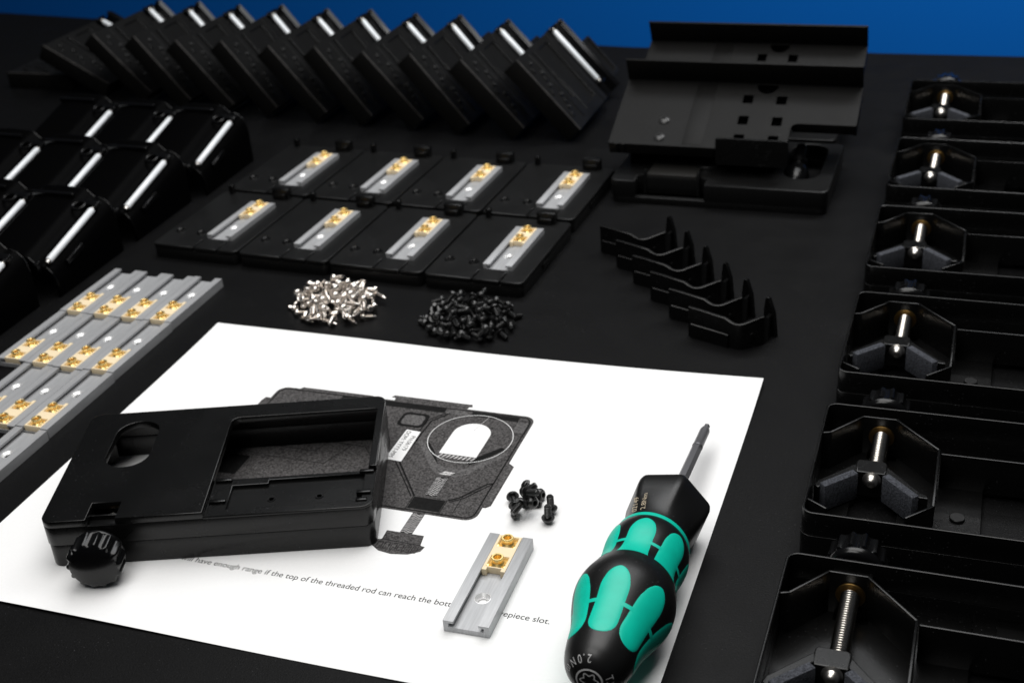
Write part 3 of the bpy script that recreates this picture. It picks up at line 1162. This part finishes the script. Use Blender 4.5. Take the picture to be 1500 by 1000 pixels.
def screw_mesh(kind):
    mm = MB()
    M = RY(90)                                   # head at x<=0, shaft along +x
    if kind == 'pan':
        head = [(0, -1.9), (0.8, -1.9), (1.4, -1.75), (2.0, -1.25), (2.3, -.5), (2.35, 0), (1.0, 0)]
        mm.lathe(head, 16, M)
        sh = [(1.0, 0)]
        z = .2
        while z < 5.2:
            sh += [(1.3, z + .3), (.95, z + .75)]
            z += .85
        sh += [(.9, 5.6), (.35, 6.9), (0, 7.1)]
        mm.lathe(sh, 10, M)
    else:
        head = [(0, -.5), (.95, -.5), (1.05, -1.75), (1.5, -1.75), (2.2, -1.2), (2.6, -.35), (2.6, 0), (1.2, 0)]
        mm.lathe(head, 18, M)
        sh = [(1.2, 0)]
        z = .3
        while z < 4.9:
            sh += [(1.45, z + .12), (1.45, z + .3), (1.2, z + .5)]
            z += .62
        sh += [(1.2, 5.3), (1.0, 5.6), (0, 5.6)]
        mm.lathe(sh, 14, M)
    return mm


SP = {'pan': [(-.6, 1.9), (-.1, 2.1), (1.6, 1.25), (3.2, 1.25), (4.8, 1.2), (6.4, .7)],
      'button': [(-.3, 2.4), (1.6, 1.45), (3.0, 1.45), (4.4, 1.4), (5.2, 1.2)]}


def screw_pile(kind, mater, name, label, group, cx, cy, rx, ry, count, seed, rot=0.0, floor=0.0, manual=None):
    rng = random.Random(seed)
    placed = []
    sc = 1.0 if manual else .92
    proto = None
    for i in range(count):
        best = None
        tries = 14
        for t in range(tries):
            if manual:
                mx, my, yaw, pit0 = manual[i]
                x, y = mx, my
                pit = pit0 if t == 0 else None
                if pit is None:
                    break
            else:
                rr = math.sqrt(rng.random()) * (1.0 if i < count * .72 else .72)
                aa = rng.uniform(0, 2 * PI)
                u, v = rr * math.cos(aa) * rx, rr * math.sin(aa) * ry
                x = cx + u * math.cos(rot) - v * math.sin(rot)
                y = cy + u * math.sin(rot) + v * math.cos(rot)
                yaw = rng.uniform(0, 360)
                pit = rng.choice([-9, -9, -9, -9, 25, -35, 12, 55, -88 if kind == 'pan' else -90, 60])
            d = Vector((math.cos(rad(yaw)) * math.cos(rad(pit)), math.sin(rad(yaw)) * math.cos(rad(pit)), math.sin(rad(pit))))
            z0 = -1e9
            for off, r in [(a * sc, b_ * sc) for a, b_ in SP[kind]]:
                px_, py_, pz_ = x + d.x * off, y + d.y * off, d.z * off
                z0 = max(z0, floor + r - pz_)
                for (qx, qy, qz, qr) in placed:
                    h2 = (px_ - qx) ** 2 + (py_ - qy) ** 2
                    R2 = (r + qr) * .93
                    if h2 < R2 * R2:
                        z0 = max(z0, qz + math.sqrt(R2 * R2 - h2) - pz_)
            score = z0 + d.z * 2.5
            if best is None or score < best[0]:
                best = (score, x, y, z0, yaw, pit, d)
            if t >= 5 and not manual and rng.random() < .25:
                break
        _, x, y, z0, yaw, pit, d = best
        for off, r in [(a * sc, b_ * sc) for a, b_ in SP[kind]]:
            placed.append((x + d.x * off, y + d.y * off, z0 + d.z * off, r))
        if proto is None:
            key = 'screw_' + kind + mater
            if key not in SCREW:
                SCREW[key] = screw_mesh(kind).done(name, mater, None, smooth=30)
                proto = SCREW[key]
                o = proto
            else:
                proto = SCREW[key]
                o = proto.copy()
                COL.objects.link(o)
        else:
            o = proto.copy()
            COL.objects.link(o)
        o.name = name
        tag(o, label, 'screw', group)
        place(o, T(x, y, z0) @ RZ(yaw) @ RY(-pit) @ RX(rng.uniform(0, 90)) @ Matrix.Scale(sc, 4))


SCREW = {}
screw_pile('pan', 'nickel', 'silver_screw', 'small shiny silver screw in the heap beside the black screws', 'heap of silver screws',
           52.5, 246.5, 23.5, 21.0, 86, 11, rot=rad(-8))
screw_pile('button', 'screw_black', 'black_screw', 'small black screw in the heap on the black table', 'heap of black screws',
           127.5, 242.5, 24.5, 20.0, 80, 23, rot=rad(-8))
screw_pile('button', 'screw_black', 'black_screw', 'small black screw lying loose on the white sheet', 'black screws on the sheet',
           0, 0, 1, 1, 11, 5, floor=PZ + .05,
           manual=[(202.5, 113.0, -14, -14), (209.6, 108.5, 165, -14), (199.6, 104.6, -60, -14), (206.5, 102.8, 20, -14), (203.0, 97.6, -75, -14),
                   (210.2, 98.0, 150, -14), (206.5, 95.4, -110, -14), (217.4, 94.8, 40, 88), (216.6, 101.0, 120, 86), (203.8, 107.4, 30, 30), (208.0, 99.5, -20, 20)])

# ------------------------------------------------------------------ torque screwdriver lying on the sheet
drv = thing('torque_screwdriver', 'torque screwdriver with black and green grip lying on the white sheet', 'screwdriver')
# profile radius against position y along the axis (butt at about -9, tip at 152)
PROF = [(-3.0, 0.0), (-2.75, 4.0), (-1.6, 6.4), (0.8, 8.9), (4.0, 10.4), (9.0, 11.5), (15.0, 12.3), (21.0, 13.6), (27.0, 15.5), (32.0, 16.8), (36.0, 17.2),
        (40.0, 16.8), (45.0, 15.5), (49.0, 14.4), (52.5, 14.05), (56.0, 14.3), (61.0, 14.85), (65.0, 14.9), (68.5, 14.4), (71.4, 13.3)]


def rad_at(y):
    for (a, ra), (b, rb) in zip(PROF, PROF[1:]):
        if a <= y <= b:
            # catmull-rom style smoothing
            i = PROF.index((a, ra))
            p0 = PROF[max(i - 1, 0)]
            p3 = PROF[min(i + 2, len(PROF) - 1)]
            t = (y - a) / (b - a)
            m0 = (rb - p0[1]) / (b - p0[0]) * (b - a)
            m1 = (p3[1] - ra) / (p3[0] - a) * (b - a)
            return ((2 * t ** 3 - 3 * t * t + 1) * ra + (t ** 3 - 2 * t * t + t) * m0 + (-2 * t ** 3 + 3 * t * t) * rb + (t ** 3 - t * t) * m1)
    return PROF[-1][1]


mm = MB()
prof = [(0.0, -3.0), (2.0, -2.95), (4.0, -2.75), (5.3, -2.25), (6.4, -1.6), (7.7, -.6), (8.9, .8)]
y = 2.0
while y < 71.3:
    prof.append((rad_at(y), y))
    y += 1.2
prof += [(13.3, 71.4), (12.0, 71.8), (0, 71.8)]
BUTT_PROF = list(prof)
mm.lathe(prof, 72, TOY)
grip = mm.done('grip', 'grip_black', drv, smooth=50)
mm = MB()
mm.lathe([(13.0, 70.4), (13.7, 70.7), (13.7, 72.4), (13.2, 73.0), (11.5, 73.0)], 72, TOY)
mm.done('grip_ring', 'grip_green', drv, smooth=50)


def hexmod(a, z):
    k = min(1.0, max(0.0, (z - 77) / 11.0))
    b = (a + PI / 6) % (PI / 3) - PI / 6
    hx = 0.885 / math.cos(b)
    hx = min(hx, 0.995)
    return 1.0 + (hx - 1.0) * k


mm = MB()
mm.lathe([(12.0, 72.0), (11.6, 74.5), (11.6, 76.5), (12.0, 79), (12.9, 82), (14.2, 86), (15.2, 90), (15.7, 93), (15.75, 96.0), (15.4, 98.0), (14.6, 99.4),
          (13.4, 100.3), (11.6, 100.9), (9, 101.3), (6, 101.5), (3.4, 101.6), (3.2, 100.0), (0, 100)], 96, TOY @ RZ(20), mod=hexmod)
mm.done('hexagonal_collar', 'grip_black', drv, smooth=60)
mm = MB()
mm.lathe([(2.2, 99), (2.2, 142.0), (2.0, 142.6)], 6, TOY)
mm.done('blade', 'steel_dark', drv, smooth=20)
mm = MB()
mm.lathe([(2.1, 142.2), (2.2, 142.6), (2.2, 143.2), (2.05, 143.5), (2.05, 155.6), (1.75, 157.2), (1.3, 157.8), (1.25, 160.2), (1.0, 160.5), (0, 160.5)], 24, TOY,
         mod=lambda a, z: 1.0 if z < 157.6 else 1.0 - .14 * (0.5 - .5 * math.cos(6 * a)))
mm.done('blade_tip', 'steel_dark', drv, smooth=30)


def wrap(pt, lift=.10):
    """(angle in degrees from straight up, y) -> point on the grip"""
    th, y = pt
    r = rad_at(y) + lift
    return (r * math.sin(rad(th)), y, r * math.cos(rad(th)))


def patch(name, th_c, y0, y1, hw, links):
    """rounded inlay bent onto the grip: hw(y) half width in degrees"""
    vs, fs = [], []
    NY_, NT = 44, 14
    for j in range(NY_ + 1):
        # finer rows near both ends
        t = 0.5 - 0.5 * math.cos(PI * j / NY_)
        y = y0 + (y1 - y0) * t
        w = hw(t)
        for i in range(NT + 1):
            s = -1 + 2 * i / NT
            edge = max(abs(s), 0) ** 8
            lift = .12 - .14 * max(edge, 1.0 if j in (0, NY_) else 0)
            vs.append(wrap((th_c + s * w, y), lift))
    for j in range(NY_):
        for i in range(NT):
            a = j * (NT + 1) + i
            fs.append((a, a + 1, a + NT + 2, a + NT + 1))
    ly, lw = links
    n0 = len(vs)
    for i in range(9):
        th = th_c + 14 + 23.4 * i / 8
        yl = ly - 0.0 * i
        vs.append(wrap((th, yl - lw), .09))
        vs.append(wrap((th, yl + lw), .09))
    for i in range(8):
        a = n0 + 2 * i
        fs.append((a, a + 2, a + 3, a + 1))
    mm_ = MB()
    mm_.raw(vs, fs)
    return mm_.done(name, 'grip_green', grip, smooth=50)


def hw_front(t):                              # t 0 at the waist, 1 at the rounded front end
    w = 19.0 + 2.6 * max(0.0, 1 - t / .5)
    if t > .5:
        q = (t - .5) / .5
        w *= math.sqrt(max(0.0, 1 - q ** 2.4))
    return max(w, .05)


def hw_rear(t):
    w = 25.5 - 9.5 * t
    if t > .62:
        q = (t - .62) / .38
        w *= math.sqrt(max(0.0, 1 - q ** 2.2))
    if t < .26:
        q = (.26 - t) / .26
        w *= math.sqrt(max(0.0, 1 - q ** 2.6))
    return max(w, .05)


TH0 = 0.0
for k in range(7):
    patch('grip_inlay', TH0 + 360 / 7 * k, 46.5, 67.0, hw_front, (54.5, .7))
    patch('grip_inlay', TH0 + 360 / 7 * k, 7.6, 34.6, hw_rear, (20.6, .75))


def dome(me_mb, lift=.12):
    """bend flat lettering (x, z plane of the butt) onto the rounded butt"""
    for v in me_mb.bm.verts:
        r = math.hypot(v.co.x, v.co.z)
        yy = -3.0
        for (ra, a), (rb, b) in zip(BUTT_PROF, BUTT_PROF[1:]):
            if ra <= r <= rb and rb > ra:
                yy = a + (b - a) * (r - ra) / (rb - ra)
                break
        k_ = 1.0 + .012
        v.co.x *= k_
        v.co.z *= k_
        v.co.y = yy - lift


mm = MB()
BUTT = RX(90)                                   # text lies in xz, read from behind (-y)
mm.flat(circ(0, 0, 4.4, 40), 0, [circ(0, 0, 3.85, 40)], M=BUTT)
star = []
star_i = []
for k in range(48):
    a = 2 * PI * k / 48
    r = 2.7 + .5 * math.cos(6 * a)
    star.append((r * math.cos(a), r * math.sin(a)))
    star_i.append(((r - .55) * math.cos(a), (r - .55) * math.sin(a)))
mm.flat(star, 0, [star_i], M=BUTT)


def arc_text(mm_, word, a0, r, size, step, inward):
    """lettering round the butt; inward: tops towards the centre, read counter-clockwise"""
    for i, ch in enumerate(word):
        if inward:
            mm_.text(ch, size, 0, BUTT @ RZ(a0 + step * i + 90) @ T(0, -r, 0), align='CENTER')
        else:
            mm_.text(ch, size, 0, BUTT @ RZ(a0 - step * i - 90) @ T(0, r, 0), align='CENTER')


for ch_, an_ in (('2', 92), ('.', 106), ('0', 118), ('N', 141), ('m', 166)):
    arc_text(mm, ch_, an_, 8.1, 2.9, 0, True)
arc_text(mm, 'TX 10', 14, 5.3, 3.0, 21, False)
bmesh.ops.triangulate(mm.bm, faces=list(mm.bm.faces))
bmesh.ops.subdivide_edges(mm.bm, edges=list(mm.bm.edges), cuts=1)
dome(mm)
mm.done('butt_marking', 'print_silver', grip, smooth=0)
mm = MB()
for word, off in (('02149', -2.0), ('2.8Nm', 1.6)):
    mm.text(word, 2.9, 0, RY(-27) @ T(off, 77.6, 11.75) @ RX(16) @ RZ(90))
CMARK = mm.done('collar_marking', 'print_gold', drv, smooth=0)
place(drv, T(263.6, 28.0, 17.2 + PZ + .15) @ RZ(-0.9) @ RX(-3.0) @ T(0, -28.0, 0))
